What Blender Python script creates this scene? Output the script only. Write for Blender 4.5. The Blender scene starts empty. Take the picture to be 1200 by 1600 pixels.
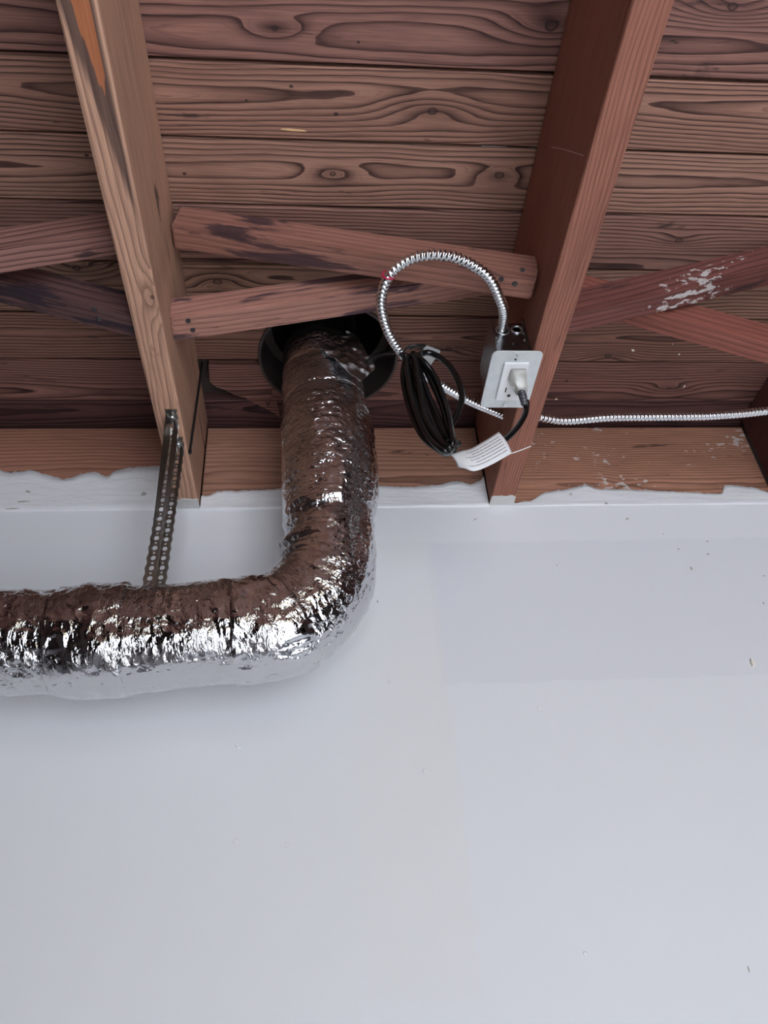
import bpy, bmesh, math, random
from mathutils import Vector, Matrix, noise
random.seed(7)
scene = bpy.context.scene
COL = scene.collection

# ------------------------------------------------------------------ camera
CAM = Vector((0.2164, -1.0260, 1.5240))
FPX = 1233.98                                   # focal length in pixels of the 1200x1600 frame
RIGHT = Vector((0.99586822, -0.06559699, -0.06279743))
UP = Vector((0.01107607, -0.59862039, 0.80095627))
FWD = Vector((0.09013214, 0.79834245, 0.59542047))
cd = bpy.data.cameras.new('camera')
cam = bpy.data.objects.new('camera', cd)
COL.objects.link(cam)
mw = Matrix.Identity(4)
for i in range(3):
    mw[i][0], mw[i][1], mw[i][2], mw[i][3] = RIGHT[i], UP[i], -FWD[i], CAM[i]
cam.matrix_world = mw
cd.sensor_fit = 'HORIZONTAL'
cd.sensor_width = 36.0
cd.lens = 36.0 * FPX / 1200.0
cd.clip_start = 0.02
scene.camera = cam

# ------------------------------------------------------------------ light
world = bpy.data.worlds.new('sky')
scene.world = world
world.use_nodes = True
wn = world.node_tree
wn.nodes.clear()
wo = wn.nodes.new('ShaderNodeOutputWorld')
wb = wn.nodes.new('ShaderNodeBackground')
sky = wn.nodes.new('ShaderNodeTexSky')
sky.sky_type = 'NISHITA'
sky.sun_disc = False
sky.sun_elevation = math.radians(58)
sky.sun_rotation = math.radians(160)
sky.dust_density = 3.0
sky.air_density = 1.0
wb.inputs['Strength'].default_value = 0.26
wn.links.new(sky.outputs[0], wb.inputs[0])
wn.links.new(wb.outputs[0], wo.inputs[0])

sd = bpy.data.lights.new('sun', 'SUN')
sd.energy = 12.0
sd.angle = math.radians(1.0)
sd.color = (0.965, 0.985, 1.0)
sun = bpy.data.objects.new('sun', sd)
COL.objects.link(sun)
sun.location = (1.5, -6, 6)
sun.rotation_euler = Vector((0.30, 0.75, -0.85)).to_track_quat('-Z', 'Y').to_euler()

scene.view_settings.view_transform = 'Standard'
scene.view_settings.look = 'None'
scene.view_settings.exposure = 1.06
scene.view_settings.gamma = 1.0
scene.view_settings.use_curve_mapping = False

# ------------------------------------------------------------------ helpers
def at(x, y, ax, v):
    """point seen at pixel (x, y) on the plane  axis ax = v"""
    d = RIGHT * ((x - 600) / FPX) + UP * (-(y - 800) / FPX) + FWD
    k = 'XYZ'.index(ax)
    return CAM + d * ((v - CAM[k]) / d[k])

def mesh(name, verts, faces, mat=None, parent=None, smooth=False, loc=None, rot=None):
    me = bpy.data.meshes.new(name)
    me.from_pydata([tuple(v) for v in verts], [], faces)
    return link(name, me, mat, parent, smooth, loc, rot)

def link(name, me, mat=None, parent=None, smooth=False, loc=None, rot=None):
    o = bpy.data.objects.new(name, me)
    COL.objects.link(o)
    if mat and not me.materials:
        me.materials.append(mat)
    if smooth:
        me.polygons.foreach_set('use_smooth', [True] * len(me.polygons))
    if parent:
        o.parent = parent
    if loc is not None:
        o.location = loc
    if rot is not None:
        o.rotation_euler = rot
    return o

def bmobj(name, bm, mat=None, parent=None, smooth=False, loc=None, rot=None):
    bmesh.ops.recalc_face_normals(bm, faces=bm.faces)
    me = bpy.data.meshes.new(name)
    bm.to_mesh(me)
    bm.free()
    return link(name, me, mat, parent, smooth, loc, rot)

def add_box(bm, a, b):
    x0, y0, z0 = a
    x1, y1, z1 = b
    vs = [bm.verts.new(p) for p in ((x0, y0, z0), (x1, y0, z0), (x1, y1, z0), (x0, y1, z0),
                                    (x0, y0, z1), (x1, y0, z1), (x1, y1, z1), (x0, y1, z1))]
    for f in ((0, 3, 2, 1), (4, 5, 6, 7), (0, 1, 5, 4), (1, 2, 6, 5), (2, 3, 7, 6), (3, 0, 4, 7)):
        bm.faces.new([vs[i] for i in f])

def box(name, a, b, mat=None, parent=None, bevel=0.0, seg=1, loc=None, rot=None):
    bm = bmesh.new()
    add_box(bm, a, b)
    if bevel:
        bmesh.ops.bevel(bm, geom=list(bm.edges), offset=bevel, segments=seg, affect='EDGES', profile=0.5)
    return bmobj(name, bm, mat, parent, False, loc, rot)

def cyl(name, r, h, mat, parent=None, seg=16, loc=(0, 0, 0), axis=(0, 0, 1), bevel=0.0, r2=None, smooth=False):
    bm = bmesh.new()
    bmesh.ops.create_cone(bm, cap_ends=True, segments=seg, radius1=r, radius2=r if r2 is None else r2, depth=h)
    if bevel:
        es = [e for e in bm.edges if abs(e.verts[0].co.z - e.verts[1].co.z) < 1e-6]
        bmesh.ops.bevel(bm, geom=es, offset=bevel, segments=2, affect='EDGES')
    q = Vector(axis).normalized().to_track_quat('Z', 'Y')
    bmesh.ops.transform(bm, matrix=Matrix.Translation(loc) @ q.to_matrix().to_4x4(), verts=bm.verts)
    return bmobj(name, bm, mat, parent, smooth)

def empty(name, loc=(0, 0, 0)):
    o = bpy.data.objects.new(name, None)
    COL.objects.link(o)
    o.empty_display_size = 0.05
    o.location = loc
    return o

def tag(o, label, cat, group=None):
    o['label'] = label
    o['category'] = cat
    if group:
        o['group'] = group
    return o

def structure(o):
    o['kind'] = 'structure'
    return o

def boolean_cut(o, cutters):
    for c in cutters:
        md = o.modifiers.new('cut', 'BOOLEAN')
        md.operation = 'DIFFERENCE'
        md.object = c
        md.solver = 'EXACT'
    bpy.context.view_layer.update()
    dg = bpy.context.evaluated_depsgraph_get()
    me = bpy.data.meshes.new_from_object(o.evaluated_get(dg))
    old = o.data
    o.modifiers.clear()
    o.data = me
    me.name = old.name

def drop(o):
    bpy.data.objects.remove(o, do_unlink=True)

def catmull(pts, n=8, closed=False):
    P = [Vector(p) for p in pts]
    out = []
    N = len(P)
    for i in range(N if closed else N - 1):
        if closed:
            a, b, c, d = P[(i - 1) % N], P[i], P[(i + 1) % N], P[(i + 2) % N]
        else:
            b, c = P[i], P[i + 1]
            a = P[i - 1] if i else b * 2 - c
            d = P[i + 2] if i + 2 < N else c * 2 - b
        for k in range(n):
            t = k / n
            out.append(0.5 * ((2 * b) + (c - a) * t + (2 * a - 5 * b + 4 * c - d) * t * t + (3 * b - a - 3 * c + d) * t ** 3))
    if not closed:
        out.append(P[-1].copy())
    return out

def resample(pts, step):
    out = [pts[0].copy()]
    acc = 0.0
    for a, b in zip(pts, pts[1:]):
        L = (b - a).length
        if L < 1e-9:
            continue
        t = step - acc
        while t <= L:
            out.append(a.lerp(b, t / L))
            t += step
        acc = (acc + L) % step if acc + L >= step else acc + L
    if (out[-1] - pts[-1]).length > step * 0.3:
        out.append(pts[-1].copy())
    return out

def frames(pts, ref=None):
    T = []
    for i in range(len(pts)):
        a = pts[max(0, i - 1)]
        b = pts[min(len(pts) - 1, i + 1)]
        T.append((b - a).normalized())
    n = Vector(ref) if ref else (Vector((0, 0, 1)) if abs(T[0].z) < 0.9 else Vector((0, 1, 0)))
    out = []
    for t in T:
        n = (n - t * n.dot(t)).normalized()
        out.append((t, n.copy(), t.cross(n)))
    return out

def tube_data(pts, rad, seg=12, ref=None, cap=True):
    """rad: number or function (i, s, theta) -> radius. Returns verts, faces."""
    fr = frames(pts, ref)
    V, F = [], []
    s = 0.0
    for i, p in enumerate(pts):
        if i:
            s += (p - pts[i - 1]).length
        t, n, b = fr[i]
        for k in range(seg):
            th = 2 * math.pi * k / seg
            r = rad(i, s, th) if callable(rad) else rad
            V.append(p + (n * math.cos(th) + b * math.sin(th)) * r)
    for i in range(len(pts) - 1):
        for k in range(seg):
            a = i * seg + k
            c = i * seg + (k + 1) % seg
            F.append((a, c, c + seg, a + seg))
    if cap:
        F.append(tuple(range(seg - 1, -1, -1)))
        m = (len(pts) - 1) * seg
        F.append(tuple(range(m, m + seg)))
    return V, F

def tube(name, pts, rad, mat, parent=None, seg=12, ref=None, cap=True):
    V, F = tube_data(pts, rad, seg, ref, cap)
    return mesh(name, V, F, mat, parent, smooth=True)

# ------------------------------------------------------------------ materials
class NT:
    def __init__(self, name):
        self.mat = bpy.data.materials.new(name)
        self.mat.use_nodes = True
        self.t = self.mat.node_tree
        self.t.nodes.clear()
        self.out = self.t.nodes.new('ShaderNodeOutputMaterial')
        self.bsdf = self.t.nodes.new('ShaderNodeBsdfPrincipled')
        self.t.links.new(self.bsdf.outputs[0], self.out.inputs[0])

    def new(self, typ, **kw):
        n = self.t.nodes.new(typ)
        for k, v in kw.items():
            setattr(n, k, v)
        return n

    def put(self, sock, v):
        if isinstance(v, bpy.types.NodeSocket):
            self.t.links.new(v, sock)
        else:
            sock.default_value = v

    def m(self, op, a, b=0.0, c=None, clamp=False):
        n = self.new('ShaderNodeMath', operation=op, use_clamp=clamp)
        self.put(n.inputs[0], a)
        self.put(n.inputs[1], b)
        if c is not None:
            self.put(n.inputs[2], c)
        return n.outputs[0]

    def vec(self, x, y, z):
        n = self.new('ShaderNodeCombineXYZ')
        for s, v in zip(n.inputs, (x, y, z)):
            self.put(s, v)
        return n.outputs[0]

    def noise(self, vec, scale=1.0, detail=3.0, rough=0.5, dist=0.0):
        n = self.new('ShaderNodeTexNoise')
        self.put(n.inputs['Vector'], vec)
        n.inputs['Scale'].default_value = scale
        n.inputs['Detail'].default_value = detail
        n.inputs['Roughness'].default_value = rough
        n.inputs['Distortion'].default_value = dist
        return n.outputs[0]

    def ramp(self, fac, stops, interp='LINEAR'):
        n = self.new('ShaderNodeValToRGB')
        n.color_ramp.interpolation = interp
        el = n.color_ramp.elements
        while len(el) < len(stops):
            el.new(0.5)
        for e, (p, c) in zip(el, stops):
            e.position = p
            e.color = c if len(c) == 4 else (*c, 1)
        self.put(n.inputs[0], fac)
        return n.outputs[0]

    def step(self, v, lo, hi):
        n = self.new('ShaderNodeMapRange', interpolation_type='SMOOTHSTEP')
        self.put(n.inputs[0], v)
        self.put(n.inputs[1], lo)
        self.put(n.inputs[2], hi)
        return n.outputs[0]

    def mix(self, fac, a, b, blend='MIX'):
        n = self.new('ShaderNodeMix', data_type='RGBA', blend_type=blend)
        self.put(n.inputs[0], fac)
        self.put(n.inputs[6], a if isinstance(a, bpy.types.NodeSocket) else (*a, 1))
        self.put(n.inputs[7], b if isinstance(b, bpy.types.NodeSocket) else (*b, 1))
        return n.outputs[2]

    def bump(self, h, strength=0.3, dist=0.001, normal=None):
        n = self.new('ShaderNodeBump')
        n.inputs['Strength'].default_value = strength
        n.inputs['Distance'].default_value = dist
        self.put(n.inputs['Height'], h)
        if normal is not None:
            self.put(n.inputs['Normal'], normal)
        return n.outputs[0]

    def set(self, **kw):
        for k, v in kw.items():
            s = self.bsdf.inputs[k.replace('_', ' ')]
            if isinstance(v, tuple) and len(v) == 3 and s.type == 'RGBA':
                v = (*v, 1)
            self.put(s, v)

    def xyz(self, kind='Object'):
        tc = self.new('ShaderNodeTexCoord')
        s = self.new('ShaderNodeSeparateXYZ')
        self.t.links.new(tc.outputs[kind], s.inputs[0])
        return s.outputs[0], s.outputs[1], s.outputs[2]

def srgb(r, g, b):
    f = lambda c: (c / 255 / 12.92) if c <= 10 else ((c / 255 + 0.055) / 1.055) ** 2.4
    return (f(r), f(g), f(b))

def grey(c, gain=1.02, sat=0.86, cool=(1.0, 0.965, 1.0)):
    l = 0.3 * c[0] + 0.55 * c[1] + 0.15 * c[2]
    return tuple(max(0.0, (l + (v - l) * sat) * gain * k) for v, k in zip(c, cool))

def wood(name, light, dark, seed=0.0, freq=150.0, oy=0.0, oz=0.03, stain=0.42, stain_col=(0.030, 0.018, 0.020),
         knots=(), contrast=0.95, flecks=0.0, swing=0.05, scar=None, rough=0.72):
    """sawn softwood: growth rings round an axis along local X, with knots, stains and fibres"""
    light, dark = grey(light), grey(dark, 0.46)
    n = NT(name)
    x, y, z = n.xyz()
    # slow warps of the ring axis along the board
    lw = n.noise(n.vec(n.m('ADD', n.m('MULTIPLY', x, 1.3), seed), seed, 0.0), 1.0, 2.0)
    lw2 = n.noise(n.vec(n.m('ADD', n.m('MULTIPLY', x, 1.7), seed + 7), n.m('MULTIPLY', y, 5.0), n.m('MULTIPLY', z, 5.0)), 1.0, 3.0, 0.5)
    lw3 = n.noise(n.vec(n.m('ADD', n.m('MULTIPLY', x, 9.0), seed + 3), n.m('MULTIPLY', y, 60.0), n.m('MULTIPLY', z, 60.0)), 1.0, 2.0)
    yy = n.m('ADD', n.m('ADD', y, oy), n.m('MULTIPLY', n.m('SUBTRACT', lw2, 0.5), 0.040))
    zz = n.m('ADD', n.m('ADD', z, oz), n.m('MULTIPLY', n.m('SUBTRACT', lw, 0.5), swing * 1.1))
    r = n.m('SQRT', n.m('ADD', n.m('MULTIPLY', yy, yy), n.m('MULTIPLY', zz, zz)))
    r = n.m('ADD', r, n.m('MULTIPLY', n.m('SUBTRACT', lw3, 0.5), 0.0035))
    kmask = None
    khalo = None
    for (kx, ky, ks) in knots:
        dx = n.m('MULTIPLY', n.m('SUBTRACT', x, kx), 0.30)
        dy = n.m('SUBTRACT', y, ky)
        d2 = n.m('ADD', n.m('MULTIPLY', dx, dx), n.m('MULTIPLY', dy, dy))
        if ks >= 0.007:
            g = n.m('EXPONENT', n.m('MULTIPLY', d2, -1.0 / (ks * 1.5) ** 2))
            r = n.m('ADD', r, n.m('MULTIPLY', g, ks * 1.25))
            hl = n.m('EXPONENT', n.m('MULTIPLY', d2, -1.0 / (ks * 1.1) ** 2))
            khalo = hl if khalo is None else n.m('MAXIMUM', khalo, hl)
        dxk = n.m('MULTIPLY', n.m('SUBTRACT', x, kx), 0.75)
        dk = n.m('SQRT', n.m('ADD', n.m('MULTIPLY', dxk, dxk), n.m('MULTIPLY', dy, dy)))
        dk = n.m('ADD', dk, n.m('MULTIPLY', n.m('SUBTRACT', lw3, 0.5), ks * 1.3))
        core = n.m('MULTIPLY', n.step(dk, ks * 0.50, ks * 0.34), 0.85)
        if ks >= 0.007:                                 # a paler heart inside the dark rim
            core = n.m('SUBTRACT', core, n.m('MULTIPLY', n.step(dk, ks * 0.30, ks * 0.16), 0.45))
        kmask = core if kmask is None else n.m('MAXIMUM', kmask, core)
    ring = n.m('FRACT', n.m('MULTIPLY', r, freq))
    line = n.ramp(ring, [(0.0, (0.0,) * 3), (0.40, (0.06,) * 3), (0.74, (0.55,) * 3), (0.90, (1.0,) * 3), (0.985, (0.9,) * 3), (1.0, (0.0,) * 3)])
    ring2 = n.m('FRACT', n.m('MULTIPLY', n.m('ADD', r, n.m('MULTIPLY', lw2, 0.004)), freq * 2.7))
    line2 = n.ramp(ring2, [(0.0, (0.0,) * 3), (0.6, (0.1,) * 3), (0.92, (1.0,) * 3), (1.0, (0.0,) * 3)])
    fib = n.noise(n.vec(n.m('ADD', n.m('MULTIPLY', x, 14.0), seed), n.m('MULTIPLY', y, 520.0), n.m('MULTIPLY', z, 520.0)), 1.0, 2.0, 0.6)
    blot = n.noise(n.vec(n.m('ADD', n.m('MULTIPLY', x, 3.5), seed + 11), n.m('MULTIPLY', y, 16.0), n.m('MULTIPLY', z, 16.0)), 1.0, 4.0, 0.62)
    amt = n.m('MULTIPLY', line, n.m('MULTIPLY', n.m('ADD', 0.30, n.m('MULTIPLY', blot, 1.3)), contrast), clamp=True)
    amt = n.m('MAXIMUM', amt, n.m('MULTIPLY', n.m('MULTIPLY', line2, n.step(blot, 0.42, 0.62)), contrast * 0.55))
    col = n.mix(amt, light, dark)
    tone = n.ramp(n.m('ADD', n.m('MULTIPLY', fib, 0.5), n.m('MULTIPLY', blot, 0.5)), [(0.28, (0.50, 0.45, 0.46)), (0.5, (0.98, 0.97, 0.97)), (0.74, (1.38, 1.36, 1.34))])
    col = n.mix(1.0, col, tone, 'MULTIPLY')
    # long dark drying cracks and purple-brown stains
    ck = n.noise(n.vec(n.m('ADD', n.m('MULTIPLY', x, 1.8), seed + 31), n.m('MULTIPLY', y, 55.0), n.m('MULTIPLY', z, 55.0)), 1.0, 3.0, 0.6)
    ckm = n.m('MULTIPLY', n.step(n.m('ABSOLUTE', n.m('SUBTRACT', ck, 0.36)), 0.006, 0.002), n.step(blot, 0.46, 0.56))
    col = n.mix(n.m('MULTIPLY', ckm, 0.75), col, (0.02, 0.012, 0.012))
    st = n.noise(n.vec(n.m('ADD', n.m('MULTIPLY', x, 5.0), seed + 23), n.m('MULTIPLY', y, 26.0), n.m('MULTIPLY', z, 26.0)), 1.0, 5.0, 0.62, 0.4)
    sm = n.m('MULTIPLY', n.step(st, 1.0 - stain, 1.0 - stain + 0.07), 0.82)
    col = n.mix(sm, col, stain_col)
    if khalo is not None:
        col = n.mix(n.m('MULTIPLY', khalo, 0.35), col, dark)
    if kmask is not None:
        col = n.mix(kmask, col, (0.030, 0.016, 0.015))
    if scar:
        sx, sy, ln, wd = scar                       # bare, newly split wood: tip at sx, widening towards -X
        jag = n.noise(n.vec(n.m('MULTIPLY', x, 6.0), n.m('MULTIPLY', y, 330.0), 0.0), 1.0, 2.0)
        dd = n.m('ADD', n.m('SUBTRACT', sx, x), n.m('MULTIPLY', n.m('SUBTRACT', jag, 0.5), 0.06))
        off = n.m('SUBTRACT', y, sy)
        half = n.m('MULTIPLY', n.m('DIVIDE', dd, ln), wd)
        under = n.m('LESS_THAN', z, 0.004)
        right = n.step(off, -0.0075, -0.0065)
        halo = n.m('MULTIPLY', n.step(n.m('SUBTRACT', n.m('ADD', half, 0.009), off), -0.004, 0.003), n.m('MULTIPLY', under, n.step(off, -0.012, -0.008)))
        bare = n.m('MULTIPLY', n.m('MULTIPLY', n.step(n.m('SUBTRACT', half, off), 0.0, 0.0010), under), n.m('MULTIPLY', right, n.m('GREATER_THAN', dd, 0.0)))
        col = n.mix(n.m('MULTIPLY', halo, 0.8), col, (0.045, 0.026, 0.026))
        col = n.mix(bare, col, n.mix(fib, srgb(150, 88, 58), srgb(190, 122, 82)))
    if flecks:
        fl = n.noise(n.vec(n.m('MULTIPLY', x, 55.0), n.m('MULTIPLY', y, 120.0), n.m('MULTIPLY', z, 120.0)), 1.0, 3.0, 0.6)
        fz = n.noise(n.vec(n.m('ADD', n.m('MULTIPLY', x, 7.0), seed + 40), n.m('MULTIPLY', y, 14.0), n.m('MULTIPLY', z, 14.0)), 1.0, 2.0)
        fm = n.step(n.m('ADD', n.m('MULTIPLY', fl, 0.6), n.m('MULTIPLY', fz, 0.5)), 0.70 - flecks, 0.73 - flecks)
        col = n.mix(n.m('MULTIPLY', fm, 0.75), col, (0.62, 0.60, 0.58))
    h = n.m('ADD', n.m('MULTIPLY', fib, 0.5), n.m('MULTIPLY', line, -0.7))
    n.set(Base_Color=col, Roughness=rough, Normal=n.bump(h, 0.35, 0.0012))
    n.bsdf.inputs['Specular IOR Level'].default_value = 0.3
    return n.mat

def plain(name, col, rough=0.5, metal=0.0, spec=0.5, bump=None, vary=0.0, vscale=40.0, coat=0.0, trans=0.0):
    n = NT(name)
    x, y, z = n.xyz()
    v = n.vec(x, y, z)
    c = (*col, 1)
    if vary:
        k = n.noise(v, vscale, 4.0, 0.6)
        c = n.mix(k, tuple(a * (1 - vary) for a in col), tuple(min(1, a * (1 + vary)) for a in col))
    n.set(Base_Color=c, Roughness=rough, Metallic=metal)
    n.bsdf.inputs['Specular IOR Level'].default_value = spec
    if trans:
        n.bsdf.inputs['Transmission Weight'].default_value = trans
        n.bsdf.inputs['IOR'].default_value = 1.45
    if bump:
        n.set(Normal=n.bump(n.noise(v, bump[0], 4.0, 0.6), bump[1], bump[2]))
    return n.mat

def foil(name, bubble=0.6, crinkle=0.5, rough=0.09, tint=(0.90, 0.905, 0.92)):
    n = NT(name)
    x, y, z = n.xyz('UV')
    uv = n.vec(x, y, 0.0)
    vo = n.new('ShaderNodeTexVoronoi')
    vo.feature = 'F1'
    vo.inputs['Scale'].default_value = 92.0
    vo.inputs['Randomness'].default_value = 0.28
    n.put(vo.inputs['Vector'], uv)
    dome = n.step(vo.outputs['Distance'], 0.50, 0.30)
    ox, oy, oz = n.xyz('Object')
    ov = n.vec(ox, oy, oz)
    n1 = n.noise(ov, 42.0, 2.0, 0.5, 0.5)
    c1 = n.m('ABSOLUTE', n.m('SUBTRACT', n1, 0.5))
    n2 = n.noise(n.vec(n.m('MULTIPLY', x, 2.6), y, n.m('MULTIPLY', ox, 0.3)), 62.0, 3.0, 0.55, 0.8)
    c2 = n.m('ABSOLUTE', n.m('SUBTRACT', n2, 0.5))
    calm = n.step(n.noise(ov, 14.0, 1.0), 0.36, 0.58)
    where = n.step(n.noise(ov, 11.0, 1.0), 0.34, 0.56)
    nb = n.bump(n.m('MULTIPLY', dome, where), bubble, 0.0011)
    nb = n.bump(c1, crinkle, 0.010, nb)
    nb = n.bump(n.m('MULTIPLY', c2, n.m('ADD', 0.25, calm)), crinkle, 0.006, nb)
    rr = n.ramp(n.noise(ov, 30.0, 3.0), [(0.3, (rough * 0.6,) * 3), (0.7, (rough * 1.5,) * 3)])
    n.set(Base_Color=tint, Metallic=1.0, Roughness=rr, Normal=nb)
    return n.mat

def wall_paint():
    n = NT('white wall paint')
    x, y, z = n.xyz()
    v = n.vec(x, y, z)
    big = n.noise(v, 2.2, 3.0, 0.5)
    wob = n.m('MULTIPLY', n.m('SUBTRACT', n.noise(v, 30.0, 3.0), 0.5), 0.012)
    xe = n.m('ADD', x, wob)
    ze = n.m('ADD', z, wob)
    col = n.mix(big, (0.765, 0.79, 0.82), (0.81, 0.83, 0.855))
    # rolled patches of slightly different white
    def rect(x0, x1, z0, z1, e=0.004):
        a = n.m('MULTIPLY', n.step(xe, x0, x0 + e), n.step(xe, x1 + e, x1))
        b = n.m('MULTIPLY', n.step(ze, z0, z0 + e), n.step(ze, z1 + e, z1))
        return n.m('MULTIPLY', a, b)
    col = n.mix(n.m('MULTIPLY', rect(0.392, 1.35, 1.982, 2.222), 0.5), col, (0.72, 0.74, 0.785))
    col = n.mix(n.m('MULTIPLY', rect(0.262, 0.396, 1.60, 2.23, 0.012), 0.5), col, (0.79, 0.80, 0.79))
    col = n.mix(n.m('MULTIPLY', rect(-0.9, 0.262, 1.0, 1.93, 0.008), 0.25), col, (0.80, 0.795, 0.78))
    col = n.mix(n.m('MULTIPLY', rect(-0.9, 1.4, 2.225, 2.4, 0.006), 0.4), col, (0.82, 0.83, 0.845))
    roll = n.noise(v, 320.0, 3.0, 0.6)
    trowel = n.noise(n.vec(n.m('MULTIPLY', x, 6.0), 0.0, n.m('MULTIPLY', z, 16.0)), 1.0, 4.0, 0.6)
    seam = n.m('ABSOLUTE', n.m('SUBTRACT', xe, 0.262))
    seam = n.step(seam, 0.006, 0.0)
    h = n.m('ADD', n.m('MULTIPLY', roll, 0.25), n.m('ADD', n.m('MULTIPLY', trowel, 1.5), n.m('MULTIPLY', seam, 0.12)))
    n.set(Base_Color=col, Roughness=0.55, Normal=n.bump(h, 0.22, 0.0018))
    n.bsdf.inputs['Specular IOR Level'].default_value = 0.3
    return n.mat

def skim_paint():
    n = NT('thick white paint')
    x, y, z = n.xyz()
    v = n.vec(n.m('MULTIPLY', x, 0.5), y, z)
    k = n.noise(v, 60.0, 4.0, 0.6)
    col = n.mix(k, (0.76, 0.775, 0.79), (0.86, 0.865, 0.87))
    st = n.noise(n.vec(n.m('MULTIPLY', x, 16.0), y, n.m('MULTIPLY', z, 70.0)), 1.0, 4.0, 0.55, 0.6)
    n.set(Base_Color=col, Roughness=0.45, Normal=n.bump(n.m('ADD', st, n.m('MULTIPLY', k, 0.3)), 0.5, 0.004))
    return n.mat

M = {}
M['wall'] = wall_paint()
M['skim'] = skim_paint()
M['foil'] = foil('bubble foil', 0.40, 0.42, 0.05, (0.64, 0.645, 0.66))
M['foil_tape'] = foil('foil tape', 0.0, 0.38, 0.04, (0.66, 0.665, 0.68))
M['galv'] = plain('galvanised steel', (0.62, 0.64, 0.65), 0.30, 1.0, bump=(180.0, 0.12, 0.001), vary=0.14, vscale=90.0)
M['galv_dark'] = plain('scuffed box steel', (0.36, 0.37, 0.385), 0.26, 1.0, bump=(120.0, 0.25, 0.001), vary=0.35, vscale=120.0)
M['plate'] = plain('brushed cover plate', (0.68, 0.71, 0.705), 0.40, 0.5, bump=(150.0, 0.06, 0.001), vary=0.22, vscale=60.0)
M['conduit'] = plain('aluminium conduit', (0.86, 0.87, 0.88), 0.22, 1.0, vary=0.06, vscale=50.0)
M['strap'] = plain('hanger strap steel', (0.34, 0.32, 0.29), 0.35, 1.0, vary=0.25, vscale=140.0)
M['screw'] = plain('screw steel', (0.75, 0.76, 0.77), 0.25, 1.0)
M['nail'] = plain('rusty nail', (0.10, 0.10, 0.105), 0.5, 0.8, vary=0.3, vscale=300.0)
M['rubber'] = plain('black cord', (0.0045, 0.005, 0.0055), 0.20, 0.0, 0.5)
M['tie'] = plain('black tie', (0.012, 0.012, 0.012), 0.4)
M['white_plastic'] = plain('white plastic', (0.82, 0.83, 0.83), 0.30)
M['slot'] = plain('dark slot', (0.01, 0.01, 0.01), 0.6)
M['clear'] = plain('milky plug plastic', (0.90, 0.90, 0.84), 0.12, 0.0, 0.5, trans=0.7)
M['plug_core'] = plain('grey plug core', (0.10, 0.10, 0.115), 0.25, 0.3)
M['red'] = plain('red bushing', (0.42, 0.015, 0.06), 0.35)
M['collar'] = plain('dark sheet steel', (0.055, 0.044, 0.042), 0.5, 0.3, vary=0.35, vscale=35.0)  # dark brown-grey steel, tone varied by noise
M['inner_pipe'] = plain('black vent pipe', (0.012, 0.011, 0.012), 0.5, 0.2)
M['floor'] = plain('grey floor', (0.4, 0.4, 0.41), 0.8, 0.0, 0.2, bump=(60.0, 0.2, 0.002), vary=0.2, vscale=6.0)
M['concrete'] = plain('concrete', (0.66, 0.68, 0.71), 0.85, 0.0, 0.2, bump=(60.0, 0.2, 0.002), vary=0.15, vscale=6.0)
M['deck'] = plain('roof deck', (0.05, 0.035, 0.03), 0.9)
M['dark_panel'] = plain('brown wall panel', (0.055, 0.035, 0.03), 0.7, vary=0.2, vscale=8.0)  # unseen walls, kept dark to cut bounced light
M['chip'] = plain('chipped plaster', (0.45, 0.43, 0.40), 0.8)
M['fleck'] = plain('paint fleck', (0.85, 0.82, 0.74), 0.6)
M['pale_wood'] = plain('pale splinter', srgb(214, 176, 128), 0.7, vary=0.15, vscale=200.0)
M['ends'] = plain('grey smear', (0.58, 0.58, 0.56), 0.6, vary=0.12, vscale=80.0, bump=(90.0, 0.3, 0.002))

# ------------------------------------------------------------------ the setting
ZJ = 2.300            # underside of the rafters
ZC = 2.4914           # underside of the ceiling planks
XL0, XL1 = 0.0, 0.0364
XR0, XR1 = 0.5080, 0.5469
BAY = 0.508
RX0, RX1 = -1.62, 3.30          # room side walls
YB = -2.35                      # rear of the room (open to the yard)
PITCH, OFF = 0.091374, -0.59934
HOLE = (0.245, -0.150, 0.113)

bm = bmesh.new()
add_box(bm, (RX0, -0.003, 0.0), (RX1, 0.15, 2.302))
wall_back = structure(bmobj('wall_back', bm, M['wall']))
structure(box('light_seal_1', (RX0, 0.047, 2.302), (RX1, 0.15, ZC + 0.019), M['deck']))  # added backing behind the blocking, stops daylight leaking in
structure(box('wall_left', (RX0 - 0.12, YB, 0.0), (RX0, 0.15, 2.53), M['dark_panel']))
structure(box('wall_right', (RX1, YB, 0.0), (RX1 + 0.12, 0.15, 2.53), M['dark_panel']))
bm = bmesh.new()
add_box(bm, (RX0 - 0.12, YB - 0.12, 2.26), (RX1 + 0.12, YB, 2.53))       # header over the opening
add_box(bm, (RX0 - 0.12, YB - 0.12, 0.0), (0.05, YB, 2.26))            # added left infill, narrows the opening to steer the light
add_box(bm, (1.45, YB - 0.12, 0.0), (RX1 + 0.12, YB, 2.26))  # added right infill, limits light coming in sideways
structure(bmobj('wall_rear', bm, M['dark_panel']))
structure(box('floor', (RX0 - 0.12, YB - 0.12, -0.12), (RX1 + 0.12, 0.15, 0.0), M['floor']))
structure(box('ground', (-14, -16, -0.16), (16, YB - 0.12, -0.02), M['concrete']))

hole_cut = cyl('cutter', HOLE[2], 0.6, None, None, 64, (HOLE[0], HOLE[1], 2.6))
ceiling = structure(box('ceiling', (RX0 - 0.12, YB - 0.12, ZC + 0.021), (RX1 + 0.12, 0.15, ZC + 0.045), M['deck']))
boolean_cut(ceiling, [hole_cut])

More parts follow.
